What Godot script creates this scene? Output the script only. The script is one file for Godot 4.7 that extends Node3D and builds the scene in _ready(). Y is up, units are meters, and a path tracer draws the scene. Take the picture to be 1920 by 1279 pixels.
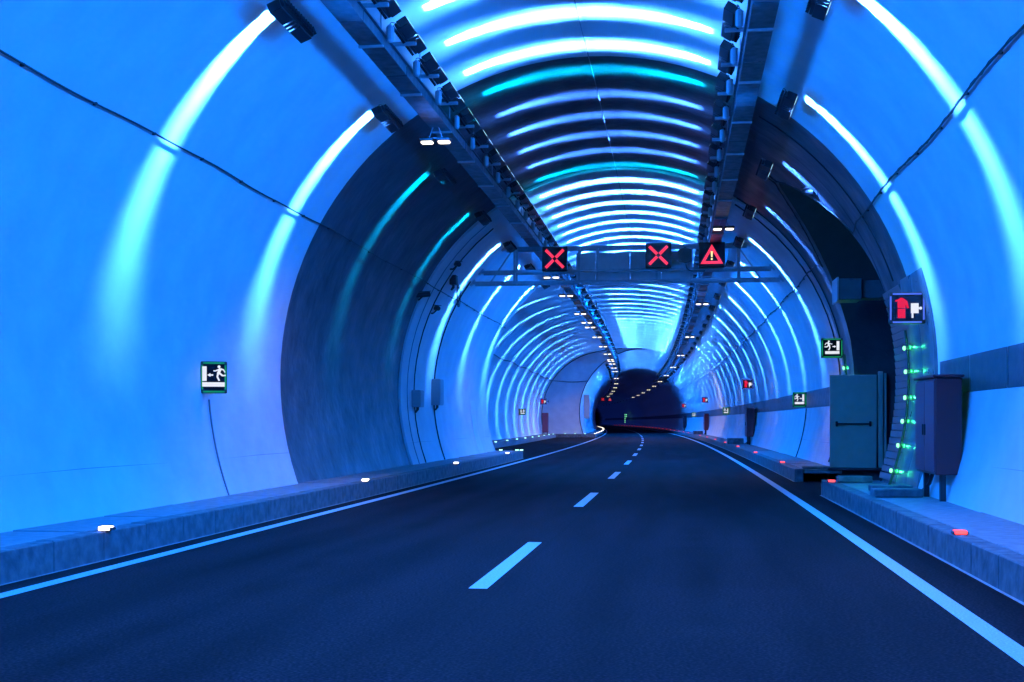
extends Node3D
# A road tunnel lit by blue wall washers. Everything is set out along a gently curving centre line:
# z = metres ahead, a = metres to the side of the road's centre, h = metres above the road.

const AC := 0.12          # the vault is a circle: its centre and radius
const HC := 2.19
const RV := 5.58
const NEAR_END := 21.5    # the white lining ends, bare concrete begins
const DARK_END := 31.2
const BAY_START := 46.0
const BAY_END := 108.5
const KERB_H := 0.3
const KERB_L := -4.12
const KERB_R := 4.35

var rng := RandomNumberGenerator.new()
var used := {}
var M := {}
var blue := Color(0.05, 0.27, 1.0)
var crown := Vector2()    # centre of the lay-by's crown arc (radius 14)
const C1 := Vector2(-3.09, 1.84)
const R1 := 5.8
const RC := 14.0

# ---------------------------------------------------------------- centre line
func xc(z: float) -> float:
	return ((9.56e-8 * z - 2.29668e-4) * z + 0.1456295) * z - 1.787544

func slope(z: float) -> float:
	return (3.0 * 9.56e-8 * z - 2.0 * 2.29668e-4) * z + 0.1456295

func P(z: float, a: float, h: float) -> Vector3:
	var d := slope(z)
	var n := sqrt(1.0 + d * d)
	return Vector3(xc(z) + a / n, h, -(z - a * d / n))

func frame(z: float, a: float, h: float) -> Transform3D:
	var d := slope(z)
	var n := sqrt(1.0 + d * d)
	return Transform3D(Basis(Vector3(1 / n, 0, d / n), Vector3.UP, Vector3(-d / n, 0, 1 / n)), P(z, a, h))

func wall_a(h: float, side: float, r := RV) -> float:
	return AC + side * sqrt(maxf(0.0, r * r - (h - HC) * (h - HC)))

# ---------------------------------------------------------------- scene tree
func numbered(called: String, parent: Node) -> String:
	var key := str(parent.get_instance_id()) + called
	used[key] = used.get(key, -1) + 1
	return called if used[key] == 0 else "%s_%03d" % [called, used[key]]

func thing(called: String, label: String, category: String, at: Transform3D, group := "") -> Node3D:
	var o := Node3D.new()
	o.name = numbered(called, self)
	add_child(o, true)
	o.transform = at
	return tag(o, label, category, group)

func tag(o: Node3D, label: String, category: String, group := "") -> Node3D:
	o.set_meta("label", label)
	o.set_meta("category", category)
	if group:
		o.set_meta("group", group)
	return o

func obj(called: String, mesh: Mesh, mat: Material, parent: Node = self, at := Transform3D()) -> MeshInstance3D:
	var o := MeshInstance3D.new()
	o.name = numbered(called, parent)
	o.mesh = mesh
	o.material_override = mat
	o.transform = at
	parent.add_child(o, true)
	return o

func struct(called: String, mesh: Mesh, mat: Material) -> MeshInstance3D:
	var o := obj(called, mesh, mat)
	o.set_meta("kind", "structure")
	return o

func ordinal(n: int) -> String:
	var words := ["zeroth", "first", "second", "third", "fourth", "fifth", "sixth", "seventh", "eighth", "ninth", "tenth", "eleventh", "twelfth"]
	if n < words.size():
		return words[n]
	var tail := "th"
	if n % 100 < 11 or n % 100 > 13:
		tail = ["th", "st", "nd", "rd", "th", "th", "th", "th", "th", "th"][n % 10]
	return str(n) + tail

# ---------------------------------------------------------------- meshes
func start() -> SurfaceTool:
	var st := SurfaceTool.new()
	st.begin(Mesh.PRIMITIVE_TRIANGLES)
	return st

func tri(st: SurfaceTool, a: Vector3, b: Vector3, c: Vector3, n: Vector3) -> void:
	if (c - a).cross(b - a).dot(n) < 0.0:
		var t := b
		b = c
		c = t
	for p in [a, b, c]:
		st.set_normal(n)
		st.set_uv(Vector2(p.x + p.z, p.y))
		st.add_vertex(p)

func quad(st: SurfaceTool, a: Vector3, b: Vector3, c: Vector3, d: Vector3, out: Vector3) -> void:
	var n := (c - a).cross(d - b).normalized()
	if n.dot(out) < 0.0:
		n = -n
	tri(st, a, b, c, n)
	tri(st, a, c, d, n)

# a box with chamfered edges
func box(st: SurfaceTool, size: Vector3, at := Transform3D(), bevel := 0.0) -> void:
	var s := size / 2.0
	var b := minf(bevel, minf(s.x, minf(s.y, s.z)) * 0.6)
	var B := at.basis
	var I := s - Vector3(b, b, b)
	for k in 3:
		var u := (k + 1) % 3
		var v := (k + 2) % 3
		for sg in [-1.0, 1.0]:
			var q := []
			for c in [[-1, -1], [1, -1], [1, 1], [-1, 1]]:
				var p := Vector3()
				p[k] = sg * s[k]
				p[u] = c[0] * I[u]
				p[v] = c[1] * I[v]
				q.append(at * p)
			var n := Vector3()
			n[k] = sg
			quad(st, q[0], q[1], q[2], q[3], B * n)
	if b <= 0.0:
		return
	for k in 3:
		var u := (k + 1) % 3
		var v := (k + 2) % 3
		for su in [-1.0, 1.0]:
			for sv in [-1.0, 1.0]:
				var q := []
				for e in [[-1, 0], [1, 0], [1, 1], [-1, 1]]:
					var p := Vector3()
					p[k] = e[0] * I[k]
					p[u] = su * (I[u] if e[1] else s[u])
					p[v] = sv * (s[v] if e[1] else I[v])
					q.append(at * p)
				var n := Vector3()
				n[u] = su
				n[v] = sv
				quad(st, q[0], q[1], q[2], q[3], B * n)
	for sx in [-1.0, 1.0]:
		for sy in [-1.0, 1.0]:
			for sz in [-1.0, 1.0]:
				var g := Vector3(sx, sy, sz)
				tri(st, at * (g * Vector3(s.x, I.y, I.z)), at * (g * Vector3(I.x, s.y, I.z)), at * (g * Vector3(I.x, I.y, s.z)), (B * g).normalized())

func box_mesh(size: Vector3, bevel := 0.0, at := Vector3()) -> Mesh:
	var st := start()
	box(st, size, Transform3D(Basis(), at), bevel)
	return st.commit()

# a rectangular bar from p to q
func bar(st: SurfaceTool, p: Vector3, q: Vector3, w: float, t: float) -> void:
	var along := (q - p).normalized()
	var side := along.cross(Vector3.UP if absf(along.y) < 0.95 else Vector3.RIGHT).normalized()
	box(st, Vector3(w, t, p.distance_to(q)), Transform3D(Basis(side, along.cross(side).normalized() * -1.0, along) if side.cross(along.cross(side) * -1.0).dot(along) > 0 else Basis(side, along.cross(side).normalized(), along), (p + q) / 2.0))

# a round tube through the points
func tube(st: SurfaceTool, pts: Array, r: float, sides := 6) -> void:
	var rings := []
	var last := Vector3.UP
	for i in pts.size():
		var along: Vector3 = (pts[mini(i + 1, pts.size() - 1)] - pts[maxi(i - 1, 0)]).normalized()
		var u := (last - along * last.dot(along)).normalized()
		if u.length() < 0.5:
			u = along.cross(Vector3.RIGHT).normalized()
		last = u
		var v := along.cross(u)
		var ring := []
		for k in sides:
			var t := TAU * k / sides
			ring.append(u * cos(t) + v * sin(t))
		rings.append(ring)
	for i in pts.size() - 1:
		for k in sides:
			var k2 := (k + 1) % sides
			var na: Vector3 = rings[i][k]
			var nb: Vector3 = rings[i][k2]
			var nc: Vector3 = rings[i + 1][k2]
			var nd: Vector3 = rings[i + 1][k]
			smooth(st, [pts[i] + na * r, pts[i] + nb * r, pts[i + 1] + nc * r], [na, nb, nc])
			smooth(st, [pts[i] + na * r, pts[i + 1] + nc * r, pts[i + 1] + nd * r], [na, nc, nd])

func smooth(st: SurfaceTool, p: Array, n: Array) -> void:
	var order := [0, 1, 2]
	if (p[2] - p[0]).cross(p[1] - p[0]).dot(n[0] + n[1] + n[2]) < 0.0:
		order = [0, 2, 1]
	for k in order:
		st.set_normal(n[k])
		st.set_uv(Vector2(p[k].x, p[k].y))
		st.add_vertex(p[k])

# a sheet over rows of points; uv in metres; its front looks towards «toward» (a point or a direction)
func sheet(rows: Array, toward: Variant, is_direction := false, uvs = null) -> Mesh:
	var pos := PackedVector3Array()
	var nor := PackedVector3Array()
	var tex := PackedVector2Array()
	var idx := PackedInt32Array()
	var w: int = rows[0].size()
	for i in rows.size():
		for j in w:
			var p: Vector3 = rows[i][j]
			var du: Vector3 = rows[i][mini(j + 1, w - 1)] - rows[i][maxi(j - 1, 0)]
			var dv: Vector3 = rows[mini(i + 1, rows.size() - 1)][j] - rows[maxi(i - 1, 0)][j]
			var n := du.cross(dv).normalized()
			var to: Vector3 = toward.call(p) if toward is Callable else toward if is_direction else Vector3(xc(-p.z), toward.y, p.z) - p
			if n.dot(to) < 0.0:
				n = -n
			pos.append(p)
			nor.append(n)
			tex.append(uvs[i][j] if uvs else Vector2(j, i))
	for i in rows.size() - 1:
		for j in w - 1:
			var a := i * w + j
			for t in [[a, a + 1, a + w + 1], [a, a + w + 1, a + w]]:
				if (pos[t[2]] - pos[t[0]]).cross(pos[t[1]] - pos[t[0]]).dot(nor[t[0]] + nor[t[1]] + nor[t[2]]) < 0.0:
					idx.append_array([t[0], t[2], t[1]])
				else:
					idx.append_array([t[0], t[1], t[2]])
	var arrays := []
	arrays.resize(Mesh.ARRAY_MAX)
	arrays[Mesh.ARRAY_VERTEX] = pos
	arrays[Mesh.ARRAY_NORMAL] = nor
	arrays[Mesh.ARRAY_TEX_UV] = tex
	arrays[Mesh.ARRAY_INDEX] = idx
	var m := ArrayMesh.new()
	m.add_surface_from_arrays(Mesh.PRIMITIVE_TRIANGLES, arrays)
	return m

# a flat outline in x,y given thickness along z, its front at z = depth (facing +z)
func plate(st: SurfaceTool, outline: PackedVector2Array, depth := 0.004, at := Transform3D()) -> void:
	var t := Geometry2D.triangulate_polygon(outline)
	var N := at.basis.z.normalized()
	for i in range(0, t.size(), 3):
		var p := []
		for k in 3:
			p.append(at * Vector3(outline[t[i + k]].x, outline[t[i + k]].y, depth))
		tri(st, p[0], p[1], p[2], N)
	for i in outline.size():
		var a := outline[i]
		var b := outline[(i + 1) % outline.size()]
		var e := Vector3(b.y - a.y, a.x - b.x, 0)
		quad(st, at * Vector3(a.x, a.y, 0), at * Vector3(b.x, b.y, 0), at * Vector3(b.x, b.y, depth), at * Vector3(a.x, a.y, depth), at.basis * e)

func stroke(p: Vector2, q: Vector2, w: float) -> PackedVector2Array:
	var n := (q - p).orthogonal().normalized() * w / 2.0
	return PackedVector2Array([p + n, p - n, q - n, q + n])

func disc(c: Vector2, r: float, k := 12) -> PackedVector2Array:
	var o := PackedVector2Array()
	for i in k:
		o.append(c + Vector2.from_angle(TAU * i / k) * r)
	return o

func rect(x0: float, y0: float, x1: float, y1: float) -> PackedVector2Array:
	return PackedVector2Array([Vector2(x0, y0), Vector2(x1, y0), Vector2(x1, y1), Vector2(x0, y1)])

# ---------------------------------------------------------------- materials
func lin(r: float, g: float, b: float) -> Color:
	return Color(r, g, b).linear_to_srgb()

func noise_tex(freq: float, lo: Color, hi: Color, seed_ := 1, octaves := 4, size := 512) -> NoiseTexture2D:
	var n := FastNoiseLite.new()
	n.seed = seed_
	n.noise_type = FastNoiseLite.TYPE_SIMPLEX_SMOOTH
	n.frequency = freq
	n.fractal_octaves = octaves
	var t := NoiseTexture2D.new()
	t.width = size
	t.height = size
	t.seamless = true
	t.noise = n
	var g := Gradient.new()
	g.set_color(0, lo)
	g.set_color(1, hi)
	t.color_ramp = g
	return t

func grey(v: float) -> Color:
	return lin(v, v, v)

func mat(color: Color, rough: float, metal := 0.0) -> StandardMaterial3D:
	var m := StandardMaterial3D.new()
	m.albedo_color = color
	m.roughness = rough
	m.metallic = metal
	return m

# a mottled surface with relief, laid on in world axes
func mottled(lo: Color, hi: Color, scale: float, rough_lo: float, rough_hi: float, relief: float, seed_: int, freq := 0.012) -> StandardMaterial3D:
	var m := StandardMaterial3D.new()
	m.albedo_texture = noise_tex(freq, lo, hi, seed_, 5)
	m.roughness_texture = noise_tex(freq * 1.7, Color(rough_lo, rough_lo, rough_lo), Color(rough_hi, rough_hi, rough_hi), seed_ + 1, 4, 256)
	m.roughness = 1.0
	m.uv1_triplanar = true
	m.uv1_world_triplanar = true
	m.uv1_scale = Vector3(scale, scale, scale)
	if relief > 0.0:
		m.heightmap_enabled = true
		m.heightmap_scale = relief
		m.heightmap_texture = noise_tex(0.03, Color.BLACK, Color.WHITE, seed_ + 2, 4)
	return m

func glow(color: Color, energy: float) -> StandardMaterial3D:
	var m := StandardMaterial3D.new()
	m.albedo_color = Color(0.02, 0.02, 0.02)
	m.roughness = 0.5
	m.emission_enabled = true
	m.emission = color.linear_to_srgb()
	m.emission_energy_multiplier = energy
	return m

# worn asphalt, 8.8 m wide and 44 m long: polished wheel tracks, an oil trace along each lane, paving joints and patches
func asphalt_image() -> ImageTexture:
	var w := 512
	var h := 1024
	var im := Image.create(w, h, false, Image.FORMAT_RGB8)
	var n := FastNoiseLite.new()
	n.seed = 77
	n.frequency = 0.02
	n.fractal_octaves = 5
	var fine := FastNoiseLite.new()
	fine.seed = 78
	fine.frequency = 0.35
	for y in h:
		var fy := absf(y - h / 2.0)
		for x in w:
			var a := (float(x) / w - 0.5) * 8.8
			var v := 0.058 + 0.026 * n.get_noise_2d(x, fy * 0.3) + 0.02 * fine.get_noise_2d(x, fy)
			for c in [-2.65, -1.1, 1.1, 2.65]:
				v -= 0.017 * exp(-pow((a - c + 0.05 * n.get_noise_2d(fy * 0.4, c * 50.0)) / 0.28, 2)) * (1.0 + 0.5 * n.get_noise_2d(c * 90.0, fy * 0.7))
			for c in [-1.87, 1.87]:
				v -= 0.022 * exp(-pow((a - c) / 0.22, 2)) * clampf(0.6 + n.get_noise_2d(c * 40.0, fy * 1.3), 0.0, 1.0)
			if absf(a - 0.16) < 0.012:
				v *= 0.8
			if a > 1.5 and a < 2.6 and y > 250 and y < 330:
				v *= 0.88
			if a < -4.0 or a > 4.1:
				v *= 0.85 + 0.2 * n.get_noise_2d(x * 2.0, fy)
			v = clampf(v, 0.012, 0.1)
			v *= 0.62
			im.set_pixel(x, y, lin(v * 1.25, v * 0.82, v * 0.97))
	return ImageTexture.create_from_image(im)

func materials() -> void:
	M.white = mottled(lin(0.6, 0.61, 0.63), lin(0.76, 0.77, 0.78), 0.16, 0.5, 0.62, 0.35, 11)
	M.white.metallic_specular = 0.22
	M.white_plain = mat(lin(0.7, 0.7, 0.72), 0.45)
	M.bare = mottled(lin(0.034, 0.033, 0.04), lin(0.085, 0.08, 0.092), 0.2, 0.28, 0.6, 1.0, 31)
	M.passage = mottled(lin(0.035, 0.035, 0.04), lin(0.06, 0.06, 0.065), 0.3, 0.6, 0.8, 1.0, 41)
	M.kerb = mottled(lin(0.07, 0.07, 0.074), lin(0.2, 0.195, 0.195), 0.45, 0.6, 0.85, 0.6, 51, 0.02)
	M.slab = mottled(lin(0.2, 0.2, 0.205), lin(0.3, 0.295, 0.29), 0.5, 0.6, 0.85, 0.4, 61, 0.02)
	M.band = mottled(lin(0.07, 0.065, 0.085), lin(0.095, 0.09, 0.11), 0.6, 0.4, 0.55, 0.1, 71)
	M.paint = mottled(lin(0.34, 0.34, 0.34), lin(0.74, 0.74, 0.74), 1.6, 0.5, 0.7, 0.2, 81, 0.05)
	M.mortar = mottled(lin(0.2, 0.2, 0.2), lin(0.42, 0.41, 0.4), 0.8, 0.7, 0.9, 0.3, 109, 0.04)
	M.joint = mat(lin(0.3, 0.3, 0.32), 0.8)
	M.steel = mottled(lin(0.40, 0.41, 0.43), lin(0.52, 0.53, 0.55), 0.9, 0.35, 0.55, 0.0, 91)
	M.steel.metallic = 0.25
	M.tray = mottled(lin(0.10, 0.10, 0.115), lin(0.2, 0.2, 0.22), 0.7, 0.35, 0.55, 0.0, 95)
	M.tray.metallic = 0.6
	M.black = mat(lin(0.018, 0.018, 0.022), 0.45)
	M.cable = mat(lin(0.02, 0.02, 0.024), 0.5)
	M.pale_cable = mat(lin(0.25, 0.27, 0.3), 0.5)
	M.box_grey = mat(lin(0.32, 0.33, 0.35), 0.4)
	M.cabinet = mat(lin(0.16, 0.016, 0.026), 0.4)
	M.cabinet_door = mat(lin(0.26, 0.05, 0.075), 0.35)
	M.door = mottled(lin(0.55, 0.46, 0.33), lin(0.63, 0.53, 0.39), 0.5, 0.35, 0.5, 0.0, 97)
	M.panel = mottled(lin(0.10, 0.11, 0.115), lin(0.15, 0.16, 0.165), 0.5, 0.25, 0.4, 0.0, 99)
	M.slat = mat(lin(0.14, 0.15, 0.155), 0.3, 0.2)
	M.driver = mat(lin(0.4, 0.42, 0.45), 0.45)
	M.sheeting = mottled(lin(0.55, 0.56, 0.58), lin(0.66, 0.67, 0.69), 0.8, 0.4, 0.5, 0.0, 107)
	M.face = mat(lin(0.008, 0.008, 0.012), 0.25)
	# asphalt: fine grain, and wear stretched along the lanes
	var r := StandardMaterial3D.new()
	r.albedo_texture = asphalt_image()
	r.uv1_scale = Vector3(1.0 / 8.8, 1.0 / 44.0, 1)
	r.uv1_offset = Vector3(0.5, 0, 0)
	r.detail_enabled = true
	r.detail_blend_mode = BaseMaterial3D.BLEND_MODE_MUL
	r.detail_uv_layer = BaseMaterial3D.DETAIL_UV_2
	r.detail_albedo = noise_tex(0.2, Color(0.2, 0.2, 0.2), Color(1, 1, 1), 6, 3, 1024)
	r.uv2_scale = Vector3(0.17, 0.17, 1)
	r.roughness = 0.85
	r.metallic_specular = 0.13
	M.asphalt = r
	M.blue_lens = glow(Color(0.45, 0.85, 1.0), 1.6)
	M.teal_lens = glow(Color(0.3, 0.9, 0.9), 1.2)
	M.standby_lens = glow(Color(0.05, 0.1, 0.5), 0.1)
	M.warm_lens = glow(Color(1.0, 0.86, 0.7), 3.2)
	M.red = glow(Color(1.0, 0.035, 0.085), 1.15)
	M.deep_red = glow(Color(1.0, 0.0, 0.01), 0.75)
	M.yellow = glow(Color(1.0, 0.8, 0.35), 1.2)
	M.sign_white = glow(Color(0.85, 0.88, 0.95), 0.95)
	M.frame_green = glow(Color(0.01, 0.5, 0.16), 0.5)
	M.frame_blue = glow(Color(0.1, 0.2, 1.0), 0.85)
	M.red_stud = glow(Color(1.0, 0.07, 0.08), 2.4)
	M.white_stud = glow(Color(1.0, 0.85, 0.7), 5.0)
	M.green_stud = glow(Color(0.5, 1.0, 0.65), 3.0)
	M.green_dim = glow(Color(0.04, 1.0, 0.3), 0.9)
	M.green_pod = glow(Color(0.25, 1.0, 0.45), 2.2)

# ---------------------------------------------------------------- the tunnel
func ring(z: float, r: float, from_h := -0.2, n := 72) -> Array:
	var low := asin((from_h - HC) / r)
	var row := []
	for k in n + 1:
		var t := lerpf(low, PI - low, float(k) / n)
		row.append(P(z, AC + r * cos(t), HC + r * sin(t)))
	return row

func bay_profile(n := 84) -> PackedVector2Array:
	# right side, flat crown, left side of the lay-by's wider vault
	var c2 := Vector2(AC, HC)
	var t2 := (c2 - crown).angle()
	var t1 := (C1 - crown).angle()
	var pts := PackedVector2Array()
	var low2 := asin((-0.2 - HC) / RV)
	for k in n / 3:
		pts.append(c2 + Vector2.from_angle(lerpf(low2, t2, k / (n / 3.0))) * RV)
	for k in n / 3:
		pts.append(crown + Vector2.from_angle(lerpf(t2, t1, k / (n / 3.0))) * RC)
	var low1 := PI - asin((-0.2 - C1.y) / R1)
	for k in n / 3 + 1:
		pts.append(C1 + Vector2.from_angle(lerpf(t1, low1, k / (n / 3.0))) * R1)
	return pts

func span(from: float, to: float, step: float) -> Array:
	var o := []
	var n := maxi(1, ceili((to - from) / step))
	for k in n + 1:
		o.append(lerpf(from, to, float(k) / n))
	return o

func lining(called: String, label: String, from: float, to: float, material: Material, r := RV) -> MeshInstance3D:
	var rows := []
	for z in span(from, to, 1.5 if to < 200 else 4.0):
		rows.append(ring(z, r))
	var o := obj(called, sheet(rows, Vector3(0, 2.5, 0)), material)
	tag(o, label, "tunnel lining")
	if from < 40.0:   # faint board joints left in the concrete along both walls
		for side in [-1.0, 1.0]:
			for hh in [0.85]:
				var st := start()
				var pts := []
				for z in span(maxf(from, 2.0), to - 0.05, 1.5):
					pts.append(P(z, wall_a(hh, side, r) + side * 0.001, hh + 0.01 * sin(z)))
				tube(st, pts, 0.0045, 4)
				obj("lining_joint", st.commit(), M.joint, o)
	return o

func opening_half(h: float) -> float:   # half the width of the cross passage at height h
	if h <= 3.3:
		return 2.85
	return 2.85 * pow(maxf(0.0, 1.0 - pow((h - 3.3) / 3.2, 2)), 0.75)

const OPEN_Z := 26.8

func opening_top(z: float) -> float:
	var lo := 3.3
	var hi := 6.5
	for k in 30:
		var m := (lo + hi) / 2
		if opening_half(m) > absf(z - OPEN_Z):
			lo = m
		else:
			hi = m
	return lo

func dark_section() -> Node3D:
	var r := RV + 0.06
	var rows := []
	for z in span(NEAR_END, DARK_END, 0.6):   # crown and the side without the opening
		var row := []
		for k in 45:
			var t := lerpf(PI / 2 - 0.15, PI - asin((-0.2 - HC) / r), k / 44.0)
			row.append(P(z, AC + r * cos(t), HC + r * sin(t)))
		rows.append(row)
	var o := obj("bare_concrete_lining", sheet(rows, Vector3(0, 2.5, 0)), M.bare)
	tag(o, "dark unpainted concrete stretch of vault around the black cross passage opening", "tunnel lining")
	var st := []
	var zs := span(NEAR_END, OPEN_Z - 2.85, 0.5)
	for part in 3:
		var list: Array = [span(NEAR_END, OPEN_Z - 2.85, 0.5), span(OPEN_Z - 2.85, OPEN_Z + 2.85, 0.1), span(OPEN_Z + 2.85, DARK_END, 0.4)][part]
		rows = []
		for z in list:
			var low := -0.2
			if part == 1:
				low = opening_top(z)
			var t0 := asin((low - HC) / r)
			var row := []
			for k in 33:
				var t := lerpf(t0, PI / 2 - 0.15, k / 32.0)
				row.append(P(z, AC + r * cos(t), HC + r * sin(t)))
			rows.append(row)
		obj("side_wall", sheet(rows, Vector3(0, 2.5, 0)), M.bare, o)
	# the steps where the two linings meet
	for z in [NEAR_END, DARK_END]:
		obj("joint_face", sheet([ring(z, RV), ring(z, r)], Vector3(0, 0, 1), true), M.white_plain, o)
	return o

func passage() -> void:
	var rows := []
	var outline := []
	for h in [-0.2, 1.0, 2.2, 3.3]:
		outline.append(Vector2(-2.85, h))
	for k in 23:
		var z := lerpf(-2.83, 2.83, k / 22.0)
		outline.append(Vector2(z, opening_top(OPEN_Z + z)))
	for h in [3.3, 2.2, 1.0, -0.2]:
		outline.append(Vector2(2.85, h))
	var r := RV + 0.06
	for p in outline:
		var row := []
		var a0 := wall_a(p.y, 1.0, r)
		for k in 7:
			row.append(P(OPEN_Z + p.x, lerpf(a0, 15.0, k / 6.0), p.y))
		rows.append(row)
	var o := obj("cross_passage", sheet(rows, func(p: Vector3) -> Vector3: return P(OPEN_Z, 0.0, 2.0) + frame(OPEN_Z, 0.0, 0.0).basis.x * (p - P(OPEN_Z, 0.0, 0.0)).dot(frame(OPEN_Z, 0.0, 0.0).basis.x) - p), M.passage)
	tag(o, "black arched mouth of the unlit vehicle cross passage in bare concrete", "passage")
	var st := start()
	for i in outline.size() - 1:
		var c := P(OPEN_Z, 15.0, 0.0)
		tri(st, c, P(OPEN_Z + outline[i].x, 15.0, outline[i].y), P(OPEN_Z + outline[i + 1].x, 15.0, outline[i + 1].y), Vector3(-1, 0, 0))
	obj("end_wall", st.commit(), M.passage, o)

func lay_by() -> void:
	var prof := bay_profile()
	var rows := []
	for z in span(BAY_START, BAY_END, 1.5):
		var row := []
		for p in prof:
			row.append(P(z, p.x, p.y))
		rows.append(row)
	var o := obj("lay_by_lining", sheet(rows, Vector3(0, 2.5, 0)), M.white)
	tag(o, "wide white painted vault over the emergency lay-by beyond the signal gantry", "tunnel lining")
	for z in [BAY_START, BAY_END]:
		var outer := []
		var inner := []
		for p in prof:
			var dir: Vector2 = (p - Vector2(AC, HC))
			if p.x < AC + 1.0 or p.y > HC + 2.0:
				outer.append(P(z, p.x, p.y))
				var q := Vector2(AC, HC) + dir.normalized() * RV
				q.y = maxf(q.y, -0.2)
				if p == prof[prof.size() - 1]:
					q = Vector2(wall_a(-0.2, -1.0), -0.2)
				inner.append(P(z, q.x, q.y))
		obj("bulkhead", sheet([outer, inner], Vector3(0, 0, 1 if z == BAY_END else -1), true), M.white, o)

func tunnel() -> void:
	var near := lining("near_lining", "white painted vault nearest the viewer, before the dark concrete stretch", -12.0, NEAR_END, M.white)
	dark_section()
	passage()
	var mid := lining("gantry_lining", "white painted vault around the signal gantry, between bare concrete and lay-by", DARK_END, BAY_START, M.white)
	lay_by()
	var far := lining("far_lining", "white vault beyond the lay-by, fading into the unlit curve", BAY_END, 620.0, M.white)
	var cap := start()
	for z in [-12.0, 620.0]:
		var row := ring(z, RV)
		for k in row.size() - 1:
			tri(cap, P(z, AC, 1.0), row[k], row[k + 1], Vector3(0, 0, -1 if z < 0 else 1))
	struct("tunnel_end_wall", cap.commit(), M.bare)
	# cable band along the passage-side wall, in sheet panels
	var host := near
	for z in span(6.0, 20.0, 2.0).slice(0, -1) + span(DARK_END + 0.3, 61.0, 2.0).slice(0, -1):
		host = near if z < 21.0 else mid
		obj("band_panel", band(z + 0.004, z + 1.98), M.band, host)
	obj("band_run", band(61.0, 420.0), M.band, far)

func band(z0: float, z1: float) -> Mesh:
	var rows := []
	for z in span(z0, z1, 1.0 if z1 - z0 < 10 else 4.0):
		var row := []
		for h in [1.83, 1.84, 1.95, 2.1, 2.25, 2.34, 2.35]:
			row.append(P(z, wall_a(h, 1.0) - (0.0 if h == 1.83 or h == 2.35 else 0.022), h))
		rows.append(row)
	return sheet(rows, Vector3(0, 2.0, 0))

func strip(z0: float, z1: float, a0: float, a1: float, h: float, step := 1.0) -> Mesh:
	var rows := []
	var uvs := []
	for z in span(z0, z1, step):
		rows.append([P(z, a0, h), P(z, (a0 + a1) / 2, h), P(z, a1, h)])
		uvs.append([Vector2(a0, z), Vector2((a0 + a1) / 2, z), Vector2(a1, z)])
	return sheet(rows, Vector3.UP, true, uvs)

func road() -> void:
	var rows := []
	var uvs := []
	for z in span(-12.0, 620.0, 4.0):
		var row := []
		var uv := []
		for a in [-9.6, -4.12, -1.9, 0.0, 1.9, 4.35, 15.5]:
			row.append(P(z, a, 0.0))
			uv.append(Vector2(a, z))
		rows.append(row)
		uvs.append(uv)
	var m: ArrayMesh = sheet(rows, Vector3.UP, true, uvs)
	var arr := m.surface_get_arrays(0)
	arr[Mesh.ARRAY_TEX_UV2] = arr[Mesh.ARRAY_TEX_UV]
	m = ArrayMesh.new()
	m.add_surface_from_arrays(Mesh.PRIMITIVE_TRIANGLES, arr)
	var r := struct("road", m, M.asphalt)
	obj("edge_line", strip(-10, 420, -3.84, -3.68, 0.005, 2.0), M.paint, r)
	obj("edge_line", strip(-10, 420, 3.68, 3.84, 0.005, 2.0), M.paint, r)
	for k in 30:
		var z := 0.45 + 10.0 * k
		obj("lane_dash", strip(z, z + 4.0, -0.08, 0.08, 0.005, 1.0), M.paint, r)

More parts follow.
